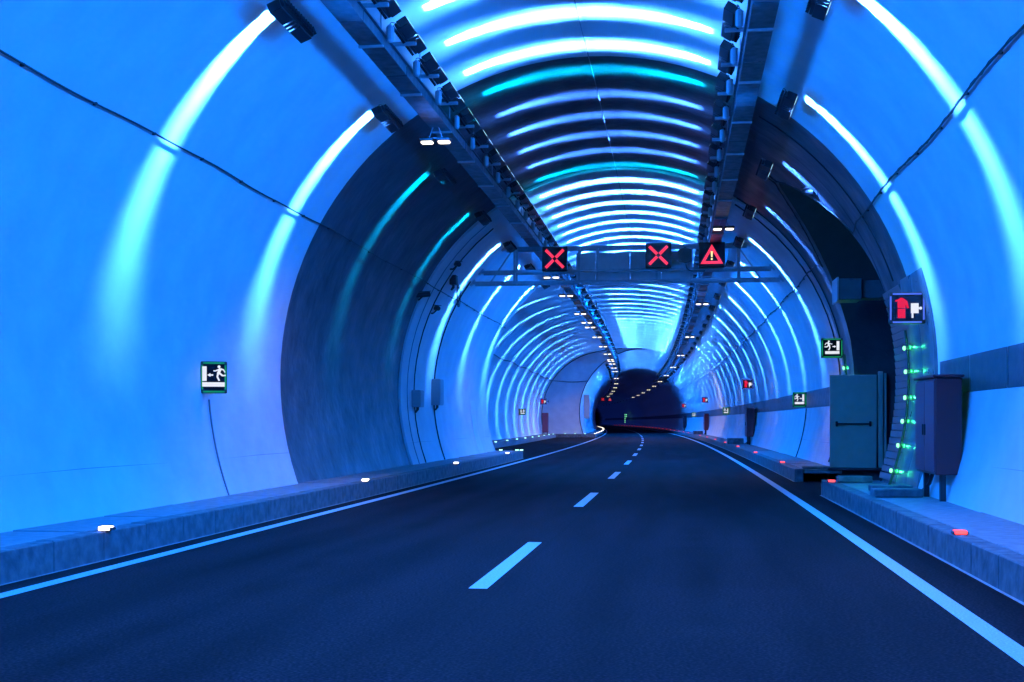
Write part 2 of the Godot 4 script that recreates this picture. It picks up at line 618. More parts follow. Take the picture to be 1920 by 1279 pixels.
func walkway(side: float, ranges: Array, face: float, called: String) -> Node3D:
	var w := Node3D.new()
	w.name = called
	add_child(w)
	w.set_meta("kind", "structure")
	var inner := face + side * 0.2
	var outer := wall_a(KERB_H, side) + side * 0.06
	for rg in ranges:
		var z: float = rg[0]
		var n := 0
		obj("mortar_fillet", strip(rg[0], rg[1], face - side * 0.035, face + side * 0.005, 0.007, 2.0), M.mortar, w)
		while z < minf(rg[1], 47.0) - 0.01:
			var z1 := minf(z + 1.0, rg[1])
			var f := frame((z + z1) / 2, face + side * 0.1, 0.0)
			var st := start()
			var dip := rng.randf_range(-0.004, 0.004)
			box(st, Vector3(0.2 - rng.randf() * 0.004, KERB_H + 0.1 + dip, z1 - z - 0.004), Transform3D(Basis(Vector3.UP, rng.randf_range(-0.002, 0.002)), Vector3(rng.randf_range(-0.002, 0.002), (KERB_H - 0.1 + dip) / 2, 0)), 0.012)
			obj("kerb_stone", st.commit(), M.kerb, w, f)
			n += 1
			if n % 2 == 0:
				z = z1
				continue
			var z2 := minf(z + 2.0, minf(rg[1], 47.0))
			st = start()
			var mid := (inner + side * 0.022 + outer) / 2
			var wide := absf(outer - inner) - 0.022
			box(st, Vector3(wide, 0.09, z2 - z - 0.016), Transform3D(Basis(Vector3(1, 0, 0), rng.randf_range(-0.005, 0.005)) * Basis(Vector3(0, 0, 1), rng.randf_range(-0.004, 0.004)), Vector3(0, rng.randf_range(-0.004, 0.003), 0)), 0.008)
			obj("paving_slab", st.commit(), M.slab, w, frame((z + z2) / 2, mid, KERB_H - 0.05))
			z = z1
		if rg[1] > 48.0:
			var a := maxf(rg[0], 47.0)
			var rows := []
			for zz in span(a, rg[1], 3.0):
				rows.append([P(zz, face, -0.05), P(zz, face, KERB_H - 0.02), P(zz, face + side * 0.02, KERB_H), P(zz, inner, KERB_H), P(zz, inner + side * 0.01, KERB_H - 0.004), P(zz, outer, KERB_H - 0.004)])
			obj("kerb_run", sheet(rows, Vector3(0, 3.0, 0)), M.kerb, w)
		# fill under the slabs
		var fill := []
		for zz in span(rg[0] + 0.02, minf(rg[1], 47.0) - 0.02, 1.0):
			fill.append([P(zz, inner, -0.05), P(zz, inner, KERB_H - 0.1), P(zz, outer, KERB_H - 0.1)])
		if fill.size() > 1 and rg[0] < 47.0:
			obj("trench_fill", sheet(fill, Vector3(0, 3.0, 0)), M.passage, w)
	return w

func bay_kerb(w: Node3D) -> void:
	# the lay-by's own kerb: along its wall, then across to the tunnel wall
	var st := start()
	var a := -7.55
	var rows := []
	for z in span(BAY_START, BAY_END, 2.0):
		rows.append([P(z, a, -0.05), P(z, a, KERB_H), P(z, a - 0.2, KERB_H), P(z, -9.1, KERB_H)])
	obj("lay_by_kerb", sheet(rows, Vector3(0, 3, 0)), M.kerb, w)
	var z0 := BAY_END - 0.25
	quad(st, P(z0, -7.55, -0.05), P(z0, KERB_L, -0.05), P(z0, KERB_L, KERB_H), P(z0, -7.55, KERB_H), Vector3(0, 0, 1))
	quad(st, P(z0, -7.55, KERB_H), P(z0, KERB_L, KERB_H), P(BAY_END + 0.3, KERB_L, KERB_H), P(BAY_END + 0.3, -7.55, KERB_H), Vector3.UP)
	obj("cross_kerb", st.commit(), M.kerb, w)
	# the squared end of the walkway where the lay-by opens
	st = start()
	quad(st, P(BAY_START + 0.6, KERB_L, -0.05), P(BAY_START + 0.6, -5.3, -0.05), P(BAY_START + 0.6, -5.3, KERB_H), P(BAY_START + 0.6, KERB_L, KERB_H), Vector3(0, 0, -1))
	obj("kerb_end", st.commit(), M.kerb, w)

# ---------------------------------------------------------------- lamps
# A wall washer: a black box as long as an arm with a slit across it; the lamp deep in the slit throws a fan that is
# narrow along the tunnel and wide around the vault. Local -z is the way it looks, x runs along the tunnel.
var washer := {}

func washer_meshes() -> void:
	var gap := 0.022
	var st := start()
	for slits in [[0.0], [-0.075, 0.075], [-0.115, 0.0, 0.115]]:
		st = start()
		var x0 := -0.61
		for c in slits + [0.61 + gap / 2]:
			var x1: float = c - gap / 2
			box(st, Vector3(x1 - x0, 0.12, 0.16), Transform3D(Basis(), Vector3((x0 + x1) / 2, 0, -0.055)), 0.006)
			x0 = c + gap / 2
		box(st, Vector3(1.2, 0.09, 0.04), Transform3D(Basis(), Vector3(0, 0, 0.047)), 0.006)
		washer["housing%d" % slits.size()] = st.commit()
	st = start()
	var comb := PackedVector2Array([Vector2(-0.58, 0.075), Vector2(0.58, 0.075)])
	for k in 12:
		var x := 0.56 - k * 0.1
		comb.append_array([Vector2(x, 0.085), Vector2(x, 0.115), Vector2(x - 0.02, 0.115), Vector2(x - 0.02, 0.085)])
	plate(st, comb, 0.1, Transform3D(Basis(Vector3(1, 0, 0), Vector3(0, 0, 1), Vector3(0, -1, 0)), Vector3(0, 0.05, 0)))
	washer.fins = st.commit()
	st = start()
	for s in [-1.0, 1.0]:
		box(st, Vector3(0.4, 0.035, 0.006), Transform3D(Basis(), Vector3(s * 0.37, 0.02, -0.137)))
	washer.lens = st.commit()
	st = start()
	var loop := []
	for k in 15:
		var t := lerpf(-0.2, PI + 0.2, k / 14.0)
		loop.append(Vector3(0.63 + 0.15 * sin(t), 0.04 * cos(t), 0.06 + 0.05 * cos(t)))
	tube(st, loop, 0.006, 5)
	washer.loop = st.commit()

func make_washer(called: String, label: String, group: String, z: float, a: float, h: float, aim: Vector2, cone: float, energy: float, spill: float, color: Color, lens: Material) -> Node3D:
	var f := frame(z, a, h)
	var look := (f.basis.x * aim.x + f.basis.y * aim.y).normalized()
	var X := f.basis.z
	var Z := -look
	var Y := Z.cross(X).normalized()
	var o := thing(called, label, "wall washer", Transform3D(Basis(X, Y, Z), f.origin), group)
	var slits := [0.0]
	if z < 50.0 and called == "haunch_washer" and z > 9.0:
		slits = [-0.115, 0.0, 0.115]
	elif (z < 36.0 and z > 14.0 or z > BAY_START and z < BAY_END) and called == "ceiling_washer":
		slits = [-0.075, 0.075]
	obj("housing", washer["housing%d" % slits.size()], M.black, o)
	obj("lens", washer.lens, lens, o)
	if z < 60.0:
		obj("heat_sink", washer.fins, M.black, o)
		obj("cable_loop", washer.loop, M.cable, o)
	var l := SpotLight3D.new()
	l.name = "washer_light"
	l.light_color = color.linear_to_srgb()
	l.light_energy = energy / slits.size()
	l.spot_angle = cone
	l.spot_angle_attenuation = 1.0
	l.spot_range = 30.0
	l.spot_attenuation = 2.0
	l.light_size = 0.01
	l.shadow_enabled = true
	if energy > 0.0:
		o.add_child(l)
		l.position.x = slits[0]
		for k in range(1, slits.size()):
			var more := l.duplicate()
			more.name = "washer_light_%03d" % k
			more.position.x = slits[k]
			o.add_child(more)
	if spill > 0.0:
		# the softer light that the lens scatters outside the fan
		l = l.duplicate()
		l.name = "spill_light"
		l.light_energy = spill
		l.light_size = 0.4
		l.light_color = (color if energy == 0.0 else Color(0.002, 0.17, 1.0)).linear_to_srgb()
		l.spot_angle = 80.0
		l.spot_angle_attenuation = 0.6
		var down := (f.basis.x * signf(-aim.x) * 0.72 - f.basis.y * 0.69).normalized()
		var local := (o.transform.basis.inverse() * down).normalized()
		l.position = local * 0.24
		l.basis = Basis.looking_at(local, Vector3.RIGHT)
		o.add_child(l)
	return o

func place_word(z: float, n: int, what: String) -> String:
	# which one, counted from something one can find
	return what % ordinal(n)

func washers() -> void:
	washer_meshes()
	var teal := Color(0.0, 0.32, 0.62)
	var violet := Color(0.05, 0.22, 1.0)
	for side in [-1.0, 1.0]:
		var which := "lay-by side" if side < 0 else "passage side"
		var counts := {}
		var z := 2.5
		var n := 0
		while z < 150.0:
			var zone := 0 if z < NEAR_END else 1 if z < DARK_END else 2 if z < 35.9 else 3 if z < BAY_START else 4 if z < BAY_END else 5
			counts[zone] = counts.get(zone, 0) + 1
			var where: String = ["before the bare concrete", "under the bare concrete", "between bare concrete and gantry", "just past the gantry", "over the lay-by", "past the lay-by"][zone]
			var c := blue
			var e := 660.0 if zone < 4 else 230.0 if zone == 4 else 80.0
			if zone == 1:
				e = 420.0
				c = teal if (n % 5 == 2 or n % 7 == 3) else violet
			var a := -2.2 if side < 0 else 2.4
			make_washer("ceiling_washer", "%s black ceiling washer on the %s tray %s" % [ordinal(counts[zone]), which, where], "blue ceiling washers along the cable trays", z, a, 6.95, Vector2(-side, 0.6), 33.0, e, 0.0, c, M.teal_lens if c == teal else M.blue_lens)
			z += 2.5 if z > BAY_START else 5.0 / 3.0
			n += 1
		z = 5.0
		counts = {}
		while z < 150.0:
			var zone := 0 if z < NEAR_END else 1 if z < DARK_END else 2 if z < BAY_START else 4 if z < BAY_END else 5
			counts[zone] = counts.get(zone, 0) + 1
			var where: String = ["before the bare concrete", "on the bare concrete", "beside the gantry", "", "of the lay-by", "past the lay-by"][zone]
			var c := blue
			var e := 330.0 if zone < 4 else 260.0
			if zone == 1:
				e = 200.0
				c = teal if side < 0 else violet
			var bay: bool = side < 0.0 and zone == 4
			var a := -2.72 if bay else -3.1 if side < 0 else 3.32
			var dir := Vector2(side * 0.92, -0.39)
			make_washer("haunch_washer", "%s black haunch washer, %s, %s" % [ordinal(counts[zone]), which, where], "blue washers lighting the tunnel walls", z, a, 7.05 if bay else 6.43, dir, 43.0, e, 3.0 if zone == 1 else 2.0 if z == 35.0 else 58.0 if zone < 4 else 40.0, c, M.teal_lens if c == teal else M.blue_lens)
			z += 5.0
		for k in 22:
			var zz := 158.0 + 13.0 * k
			make_washer("standby_washer", "%s dim washer glowing faintly in the unlit curve, %s" % [ordinal(k + 1), which], "dim washers in the unlit tunnel", zz, -3.1 if side < 0 else 3.32, 6.43, Vector2(side * 0.883, -0.469), 46.0, 0.0, 4.0, Color(0.025, 0.1, 1.0), M.standby_lens)

func trays() -> void:
	for side in [-1.0, 1.0]:
		var a := -2.5 if side < 0 else 2.72
		var t := thing("cable_tray", "dark steel cable tray hung along the %s of the crown" % ("lay-by side" if side < 0 else "passage side"), "cable tray", Transform3D())
		var z := -2.0
		while z < 168.0:
			var z1 := z + 5.0
			var st := start()
			var up := 6.55
			for q in span(z, z1 - 0.02, 2.5).size() - 1:
				var za := z + q * 2.49
				var zb := za + 2.49
				var f := frame((za + zb) / 2, a, up)
				box(st, Vector3(0.32, 0.012, zb - za), f)
				for s in [-1.0, 1.0]:
					box(st, Vector3(0.014, 0.13, zb - za), f * Transform3D(Basis(), Vector3(s * 0.153, 0.0715, 0)))
					box(st, Vector3(0.035, 0.012, zb - za), f * Transform3D(Basis(), Vector3(s * 0.178, 0.1425, 0)))
			obj("tray_section", st.commit(), M.tray, t)
			st = start()
			for zz in [z + 1.0, z + 3.5]:
				for s in [-0.14, 0.14]:
					var top := wall_top(zz, a + s)
					bar(st, P(zz, a + s, 6.57), P(zz, a + s, top), 0.02, 0.02)
				bar(st, P(zz, a - 0.17, 6.53), P(zz, a + 0.17, 6.53), 0.05, 0.03)
				obj("hanger", st.commit(), M.steel, t)
				st = start()
			z = z1
		# arms that reach from the tray to the washers, with their drivers
		z = 2.5
		var inner := -2.2 if side < 0 else 2.4
		var n := 0
		var arm_mesh := start()
		box(arm_mesh, Vector3(0.46, 0.05, 0.06), Transform3D(), 0.006)
		var arm := arm_mesh.commit()
		var dm := start()
		box(dm, Vector3(0.1, 0.24, 0.1), Transform3D(), 0.03)
		var driver := dm.commit()
		while z < 110.0:
			obj("arm", arm, M.steel, t, frame(z, inner + side * 0.12, 6.86 if z < BAY_START or z > BAY_END else 6.86))
			if z < 60.0:
				obj("driver", driver, M.driver, t, frame(z + 0.75, inner + side * 0.05, 6.72))
			z += 2.5 if z > BAY_START else 5.0 / 3.0
			n += 1
		# cables lying in and drooping from the tray
		for k in 3:
			var st := start()
			var pts := []
			var zz := -2.0
			while zz < 60.0:
				pts.append(P(zz, a + (k - 1) * 0.08 + 0.015 * sin(zz * 1.3 + k), 6.585 + 0.01 * sin(zz * 2.1 + k * 2)))
				zz += 0.8
			tube(st, pts, 0.018, 5)
			obj("cable", st.commit(), M.cable, t)

func wall_top(z: float, a: float) -> float:
	if z > BAY_START and z < BAY_END:
		return crown.y + sqrt(RC * RC - pow(a - crown.x, 2))
	return HC + sqrt(RV * RV - pow(a - AC, 2))

func road_lamps() -> void:
	var st := start()
	box(st, Vector3(0.25, 0.06, 0.2), Transform3D(), 0.015)
	var body := st.commit()
	st = start()
	box(st, Vector3(0.2, 0.06, 0.16), Transform3D(), 0.025)
	var lens := st.commit()
	st = start()
	for s in [-1.0, 1.0]:
		bar(st, Vector3(s * 0.12, 0.03, 0), Vector3(s * 0.05, 0.22, 0), 0.02, 0.012)
	box(st, Vector3(0.3, 0.015, 0.05), Transform3D(Basis(), Vector3(0, 0.035, 0)))
	var yoke := st.commit()
	var left := [1.2, 21.1, 41.3, 47.4, 55.4, 60.4, 63.4, 70.9, 79.8, 88.7, 96.9, 99.4, 104.0, 112.0, 120.0, 139.5, 159.0, 178.0, 199.0, 218.0, 240.0]
	var right := []
	for k in 13:
		right.append(11.6 + 19.9 * k)
	for side in 2:
		var n := 0
		for z in [left, right][side]:
			n += 1
			var a := -2.53 if side == 0 else 2.78
			var o := thing("twin_lamp", "%s lit pair of warm lamps under the %s cable tray" % [ordinal(n), "lay-by side" if side == 0 else "passage side"], "tunnel lamp", frame(z, a, 6.3), "warm twin lamps below the cable trays")
			for s in [-1.0, 1.0]:
				var b := obj("lamp_body", body, M.black, o, Transform3D(Basis(), Vector3(s * 0.15, 0, 0)))
				obj("lamp_lens", lens, M.warm_lens, b, Transform3D(Basis(Vector3.RIGHT, 0.12), Vector3(0, -0.036, 0.012)))
			obj("yoke", yoke, M.steel, o)
			if z < 420.0:
				var l := SpotLight3D.new()
				l.name = "lamp_light"
				l.light_color = lin(1.0, 0.68, 0.42)
				l.light_energy = 12.0 if z > 80.0 and z < 108.0 else 7.5 if z < 32.0 else 3.5 if z < 120.0 else 0.05
				l.spot_angle = 76.0 if z > 80.0 else 54.0
				l.spot_angle_attenuation = 0.6
				l.spot_range = 30.0
				l.spot_attenuation = 2.0
				l.light_size = 0.1
				l.shadow_enabled = true
				l.transform = Transform3D(Basis(Vector3.RIGHT, -PI / 2), Vector3(0, -0.08, 0))
				o.add_child(l)

func studs() -> void:
	var st := start()
	box(st, Vector3(0.15, 0.034, 0.12), Transform3D(Basis(), Vector3(0, 0.017, 0)), 0.012)
	var base := st.commit()
	st = start()
	box(st, Vector3(0.12, 0.034, 0.014), Transform3D(Basis(), Vector3(0, 0.023, 0.064)), 0.005)
	box(st, Vector3(0.12, 0.012, 0.1), Transform3D(Basis(), Vector3(0, 0.038, 0.012)), 0.003)
	var lens := st.commit()
	var big := 0
	for k in 34:
		var z := 12.84 + 10.45 * k
		stud(z, KERB_R + 0.08, "%s red lit road stud along the passage side kerb" % ordinal(k + 1), "red studs on the passage side kerb", base, lens, M.red_stud)
	for k in 4:
		stud([12.1, 22.5, 32.0, 42.2][k], KERB_L - 0.02, "%s white lit stud on the kerb before the lay-by" % ordinal(k + 1), "white studs on the lay-by side kerb", base, lens, M.white_stud)
	for k in 26:
		stud(109.5 + 6.0 * k, KERB_L - 0.06, "%s white stud on the bending kerb past the lay-by" % ordinal(k + 1), "white studs on the lay-by side kerb", base, lens, M.white_stud)
	for k in 10:
		stud(59.7 + 5.1 * k - (0.0 if k < 9 else 0.0), -7.62, "%s green lit stud on the lay-by's back kerb" % ordinal(k + 1), "green studs around the lay-by", base, lens, M.green_stud)
	for k in 3:
		stud(BAY_END - 0.12, -6.75 + 0.87 * k, "%s green stud on the kerb closing the lay-by's end" % ordinal(k + 1), "green studs around the lay-by", base, lens, M.green_stud)
	for k in 3:
		stud(46.45, [-4.95, -4.33, -4.16][k], "%s green stud on the squared walkway end" % ordinal(k + 1), "green studs around the lay-by", base, lens, M.green_stud)

func stud(z: float, a: float, label: String, group: String, base: Mesh, lens: Mesh, m: Material) -> void:
	var o := thing("road_stud", label, "road stud", frame(z, a, KERB_H), group)
	obj("base", base, M.black, o)
	obj("lamp_lens", lens, m, o)

# ---------------------------------------------------------------- signs
func frame_bars(o: Node3D, w: float, h: float, m: Material, at: Transform3D) -> void:
	var st := start()
	for s in [-1.0, 1.0]:
		box(st, Vector3(w * 0.8, 0.026, 0.008), at * Transform3D(Basis(), Vector3(0, s * (h / 2 - 0.024), 0.004)), 0.003)
		box(st, Vector3(0.026, h * 0.76, 0.008), at * Transform3D(Basis(), Vector3(s * (w / 2 - 0.024), 0, 0.004)), 0.003)
	obj("frame_light", st.commit(), m, o)

func runner(st: SurfaceTool, at: Transform3D, k: float) -> void:
	# a figure running towards +x
	for s in [[0.02, 0.02, -0.02, 0.115, 0.05], [0.02, 0.03, 0.035, -0.035, 0.032], [0.035, -0.03, 0.0, -0.1, 0.03], [-0.005, 0.03, -0.055, -0.01, 0.032], [-0.05, -0.01, -0.11, -0.005, 0.026],
			[0.0, 0.1, 0.06, 0.075, 0.024], [0.06, 0.07, 0.1, 0.075, 0.02], [-0.02, 0.11, -0.075, 0.09, 0.024], [-0.072, 0.095, -0.095, 0.045, 0.02]]:
		plate(st, stroke(Vector2(s[0], s[1]) * k, Vector2(s[2], s[3]) * k, s[4] * k), 0.004, at)
	plate(st, disc(Vector2(0.005, 0.145) * k, 0.026 * k), 0.004, at)

func exit_sign(label: String, at: Transform3D, mirror: bool, w := 0.5, h := 0.47) -> Node3D:
	var o := thing("exit_sign", label, "exit sign", at, "lit running figure exit signs")
	obj("case", box_mesh(Vector3(w, h, 0.1), 0.012), M.black, o)
	obj("face", box_mesh(Vector3(w - 0.09, h - 0.09, 0.006), 0.0, Vector3(0, 0, 0.052)), M.face, o)
	var fr := Transform3D(Basis(), Vector3(0, 0, 0.05))
	frame_bars(o, w, h, M.frame_green, fr)
	var m := -1.0 if mirror else 1.0
	var f := Transform3D(Basis(Vector3(m, 0, 0), Vector3(0, 1, 0), Vector3(0, 0, 1)), Vector3(0, 0.035, 0.056))
	var st := start()
	runner(st, f * Transform3D(Basis(), Vector3(-0.08, 0.0, 0)), 0.86)
	obj("running_figure_symbol", st.commit(), M.sign_white, o)
	st = start()
	plate(st, rect(0.105, -0.09, 0.17, 0.13), 0.004, f)
	obj("door_symbol", st.commit(), M.sign_white, o)
	st = start()
	plate(st, stroke(Vector2(0.01, 0.0), Vector2(0.055, 0.0), 0.022), 0.004, f)
	plate(st, PackedVector2Array([Vector2(0.05, -0.028), Vector2(0.098, 0.0), Vector2(0.05, 0.028)]), 0.004, f)
	obj("arrow_symbol", st.commit(), M.sign_white, o)
	st = start()
	plate(st, rect(-0.16, -0.175, 0.17, -0.108), 0.004, f)
	obj("distance_plate", st.commit(), M.sign_white, o)
	return o

func hydrant_sign(label: String, at: Transform3D, w := 0.56, h := 0.5) -> void:
	var o := thing("hydrant_sign", label, "fire sign", at, "red and white lit fire signs on brackets")
	obj("case", box_mesh(Vector3(w, h, 0.1), 0.012), M.black, o)
	obj("face", box_mesh(Vector3(w - 0.09, h - 0.09, 0.006), 0.0, Vector3(0, 0, 0.052)), M.face, o)
	frame_bars(o, w, h, M.frame_blue, Transform3D(Basis(), Vector3(0, 0, 0.05)))
	var f := Transform3D(Basis(), Vector3(0, 0, 0.056))
	var st := start()
	plate(st, rect(-0.15, -0.16, -0.03, -0.012), 0.004, f)
	plate(st, PackedVector2Array([Vector2(-0.15, 0.0), Vector2(-0.03, 0.0), Vector2(-0.022, 0.1), Vector2(-0.05, 0.15), Vector2(-0.075, 0.165), Vector2(-0.11, 0.165), Vector2(-0.14, 0.14), Vector2(-0.155, 0.08)]), 0.004, f)
	plate(st, PackedVector2Array([Vector2(-0.045, 0.145), Vector2(0.0, 0.11), Vector2(0.028, 0.0), Vector2(-0.008, -0.006), Vector2(-0.024, 0.05)]), 0.005, f)
	plate(st, PackedVector2Array([Vector2(-0.14, 0.14), Vector2(-0.185, 0.13), Vector2(-0.19, 0.1), Vector2(-0.15, 0.105)]), 0.005, f)
	obj("red_symbol", st.commit(), M.deep_red, o)
	st = start()
	plate(st, rect(0.055, -0.085, 0.175, 0.075), 0.004, f)
	plate(st, rect(0.065, -0.16, 0.095, -0.08), 0.005, f)
	plate(st, rect(0.17, -0.02, 0.2, 0.008), 0.005, f)
	plate(st, disc(Vector2(0.205, -0.005), 0.024), 0.004, f)
	obj("hose_symbol", st.commit(), M.sign_white, o)
	st = start()
	bar(st, Vector3(w / 2 - 0.01, 0.02, -0.02), Vector3(w / 2 + 0.16, 0.02, -0.03), 0.12, 0.06)
	box(st, Vector3(0.05, 0.2, 0.14), Transform3D(Basis(), Vector3(w / 2 + 0.15, 0.0, -0.03)), 0.01)
	obj("bracket", st.commit(), M.black, o)

func signal_face(o: Node3D, a: float, kind: String) -> void:
	var at := Transform3D(Basis(), Vector3(a, 0, 0))
	obj("signal_case", box_mesh(Vector3(0.74, 0.72, 0.16), 0.015), M.face, o, at * Transform3D(Basis(), Vector3(0, 0.0, 0.02)))
	var f := at * Transform3D(Basis(), Vector3(0, 0, 0.102))
	var st := start()
	if kind == "cross":
		plate(st, stroke(Vector2(-0.26, 0.26), Vector2(-0.035, 0.035), 0.085), 0.006, f)
		plate(st, stroke(Vector2(0.26, -0.26), Vector2(0.035, -0.035), 0.085), 0.006, f)
		plate(st, stroke(Vector2(-0.26, -0.26), Vector2(-0.035, -0.035), 0.085), 0.006, f)
		plate(st, stroke(Vector2(0.26, 0.26), Vector2(0.035, 0.035), 0.085), 0.006, f)
		obj("red_cross_sign", st.commit(), M.red, o)
	else:
		var c := [Vector2(-0.32, -0.26), Vector2(0.32, -0.26), Vector2(0.0, 0.3)]
		var mid := Vector2(0, -0.075)
		for k in 3:
			var p: Vector2 = c[k]
			var q: Vector2 = c[(k + 1) % 3]
			plate(st, PackedVector2Array([p, q, q.lerp(mid, 0.42), p.lerp(mid, 0.42)]), 0.006, f)
		obj("warning_triangle_sign", st.commit(), M.red, o)
		st = start()
		plate(st, PackedVector2Array([Vector2(-0.022, -0.07), Vector2(0.022, -0.07), Vector2(0.032, 0.1), Vector2(-0.032, 0.1)]), 0.006, f)
		plate(st, disc(Vector2(0, -0.125), 0.03), 0.006, f)
		obj("exclamation_sign", st.commit(), M.yellow, o)

func gantry() -> void:
	var z := 35.9
	var f := frame(z, 0, 0)
	var o := thing("signal_gantry", "steel lattice gantry spanning the vault and carrying the lane signals", "gantry", f)
	var at := func(a: float, h: float, back := 0.0) -> Vector3: return Vector3(a, h, -back)
	# long bars, front and back plane
	for back in [0.0, 0.55]:
		for hh in [6.5, 5.82, 5.5]:
			var st := start()
			bar(st, at.call(wall_a(hh, -1.0) + 0.02, hh, back), at.call(wall_a(hh, 1.0) - 0.02, hh, back), 0.07, 0.07)
			obj("beam", st.commit(), M.steel, o)
		for a in [-3.1, -1.2, -0.68, 1.05, 2.05, 3.4]:
			var st := start()
			bar(st, at.call(a, 5.52, back), at.call(a, 6.48, back), 0.06, 0.06)
			obj("post", st.commit(), M.steel, o)
	for a in [-3.1, -1.2, -0.68, 1.05, 2.05, 3.4]:
		var st := start()
		for hh in [6.5, 5.5]:
			bar(st, at.call(a, hh, 0.03), at.call(a, hh, 0.52), 0.045, 0.045)
		obj("tie", st.commit(), M.steel, o)
	# sheet panels behind the signals
	var x := -1.3
	for w in [0.58, 1.0, 0.9, 0.9]:
		obj("sheet_panel", box_mesh(Vector3(w - 0.02, 0.52, 0.02), 0.004, Vector3(x + w / 2, 6.08, -0.09)), M.sheeting, o)
		obj("sheet_panel", box_mesh(Vector3(w - 0.02, 0.25, 0.02), 0.004, Vector3(x + w / 2, 5.66, -0.09)), M.sheeting, o)
		x += w
	for s in [-1.0, 1.0]:
		var st := start()
		for hh in [6.5, 5.82, 5.5]:
			st = start()
			box(st, Vector3(0.03, 0.22, 0.22), Transform3D(Basis(Vector3(0, 0, 1), asin((hh - HC) / RV) * s), Vector3(wall_a(hh, s) - s * 0.03, hh, -0.02)), 0.005)
			obj("wall_bracket", st.commit(), M.steel, o)
		st = start()
		bar(st, at.call(s * 3.9 + 0.1, 5.52, -0.02), at.call(s * 3.25 + 0.1, 6.46, -0.02), 0.04, 0.04)
		obj("brace", st.commit(), M.steel, o)
	for s in [[-1.9, 6.15, "cross", "black lane signal showing a red cross above the lay-by side lane"], [1.1, 6.2, "cross", "black lane signal with red cross beside the dark six-sided box"], [2.62, 6.19, "triangle", "black signal with red warning triangle and exclamation mark on gantry"]]:
		var sg := thing("lane_signal", s[3], "lane signal", f * Transform3D(Basis(), Vector3(s[0], s[1], 0.1)))
		signal_face(sg, 0.0, s[2])
	var st := start()
	var hex := PackedVector2Array([Vector2(-0.19, -0.16), Vector2(0, -0.23), Vector2(0.19, -0.16), Vector2(0.19, 0.16), Vector2(0, 0.23), Vector2(-0.19, 0.16)])
	plate(st, hex, 0.14)
	var cm := thing("detector_box", "dark six-sided detector box between red cross and warning triangle", "detector", f * Transform3D(Basis(), Vector3(1.86, 6.19, 0.08)))
	obj("case", st.commit(), M.black, cm)
	st = start()
	var wire := []
	for k in 14:
		var t := k / 13.0
		wire.append(Vector3(0.02 + 0.55 * t * t, -0.23 - 0.22 * sin(minf(1.0, t * 1.6) * PI / 2), 0.04))
	tube(st, wire, 0.018, 5)
	obj("cable", st.commit(), M.cable, cm)
	# the next gantry, deep in the unlit curve
	for s in [[-3.05, "cross", "tiny red cross signal far off in the unlit tunnel"], [-1.55, "triangle", "tiny red warning triangle far off in the unlit tunnel"]]:
		var sg := thing("far_signal", s[2], "lane signal", frame(262.0, s[0], 6.06))
		signal_face(sg, 0.0, s[1])

func signs() -> void:
	# exit sign on the lay-by side wall, turned to the traffic
	var f := frame(17.9, -5.44, 2.08)
	var o := exit_sign("green framed exit sign on near white wall, its figure running towards camera side", f * Transform3D(Basis(Vector3.UP, 0.36), Vector3(0.15, 0, 0)), true, 0.39, 0.48)
	o.set_meta("label", "green framed exit sign on the white wall before the bare concrete")
	exit_sign("green framed exit sign hanging above the pale olive fire door", frame(30.1, 5.27, 3.16), false)
	var k := 0
	for z in [39.6, 82.0, 127.5]:
		k += 1
		exit_sign("%s narrow exit sign along the dark wall band" % ordinal(k), frame(z, 5.6, 2.1) * Transform3D(Basis(Vector3.UP, -0.62), Vector3(-0.1, 0, 0)), false)
	exit_sign("small exit sign on the lay-by's back wall", frame(88.0, -8.72, 2.1) * Transform3D(Basis(Vector3.UP, 0.6), Vector3(0.1, 0, 0)), true)
	k = 0
	for z in [20.5, 60.7, 105.0, 143.6]:
		k += 1
		hydrant_sign(["large red and white fire sign on the dark steel wall panel", "red and white fire sign above the second dark cabinet", "red and white fire sign above the third dark cabinet", "smallest red and white fire sign, nearest the unlit tunnel"][k - 1], frame(z, 5.27, 3.23))
	hydrant_sign("red and white fire sign at the lay-by's far corner", frame(104.0, -8.35, 3.1))

# ---------------------------------------------------------------- along the walls
func arc_pts(z: float, side: float, h0: float, h1: float, off: float, n := 16) -> Array:
	var o := []
	var r := RV - off
	for k in n + 1:
		var h := lerpf(h0, h1, float(k) / n)
		o.append(P(z, wall_a(h, side, r), h))
	return o

func conduit(label: String, z: float, side: float, h0: float, h1: float, r: float, m: Material) -> void:
	var st := start()
	tube(st, arc_pts(z, side, h0, h1, r + 0.005), r, 6)
	var o := obj("conduit", st.commit(), m)
	tag(o, label, "conduit")

func wall_box(label: String, z: float, side: float, h: float, size: Vector3, m: Material) -> Node3D:
	var a := wall_a(h, side) - side * size.x / 2
	var o := thing("junction_box", label, "electrical box", frame(z, a, h))
	obj("case", box_mesh(size, 0.012), m, o)
	obj("lid", box_mesh(Vector3(0.012, size.y * 0.92, size.z * 0.9), 0.004, Vector3(-side * (size.x / 2 + 0.006), 0, 0)), m, o)
	var st := start()
	for k in [-1.0, 1.0]:
		tube(st, [Vector3(0, -size.y / 2, k * 0.08), Vector3(0, -size.y / 2 - 0.06, k * 0.08), Vector3(side * 0.06, -size.y / 2 - 0.14, k * 0.03)], 0.022, 6)
	obj("cable_gland", st.commit(), M.black, o)
	return o

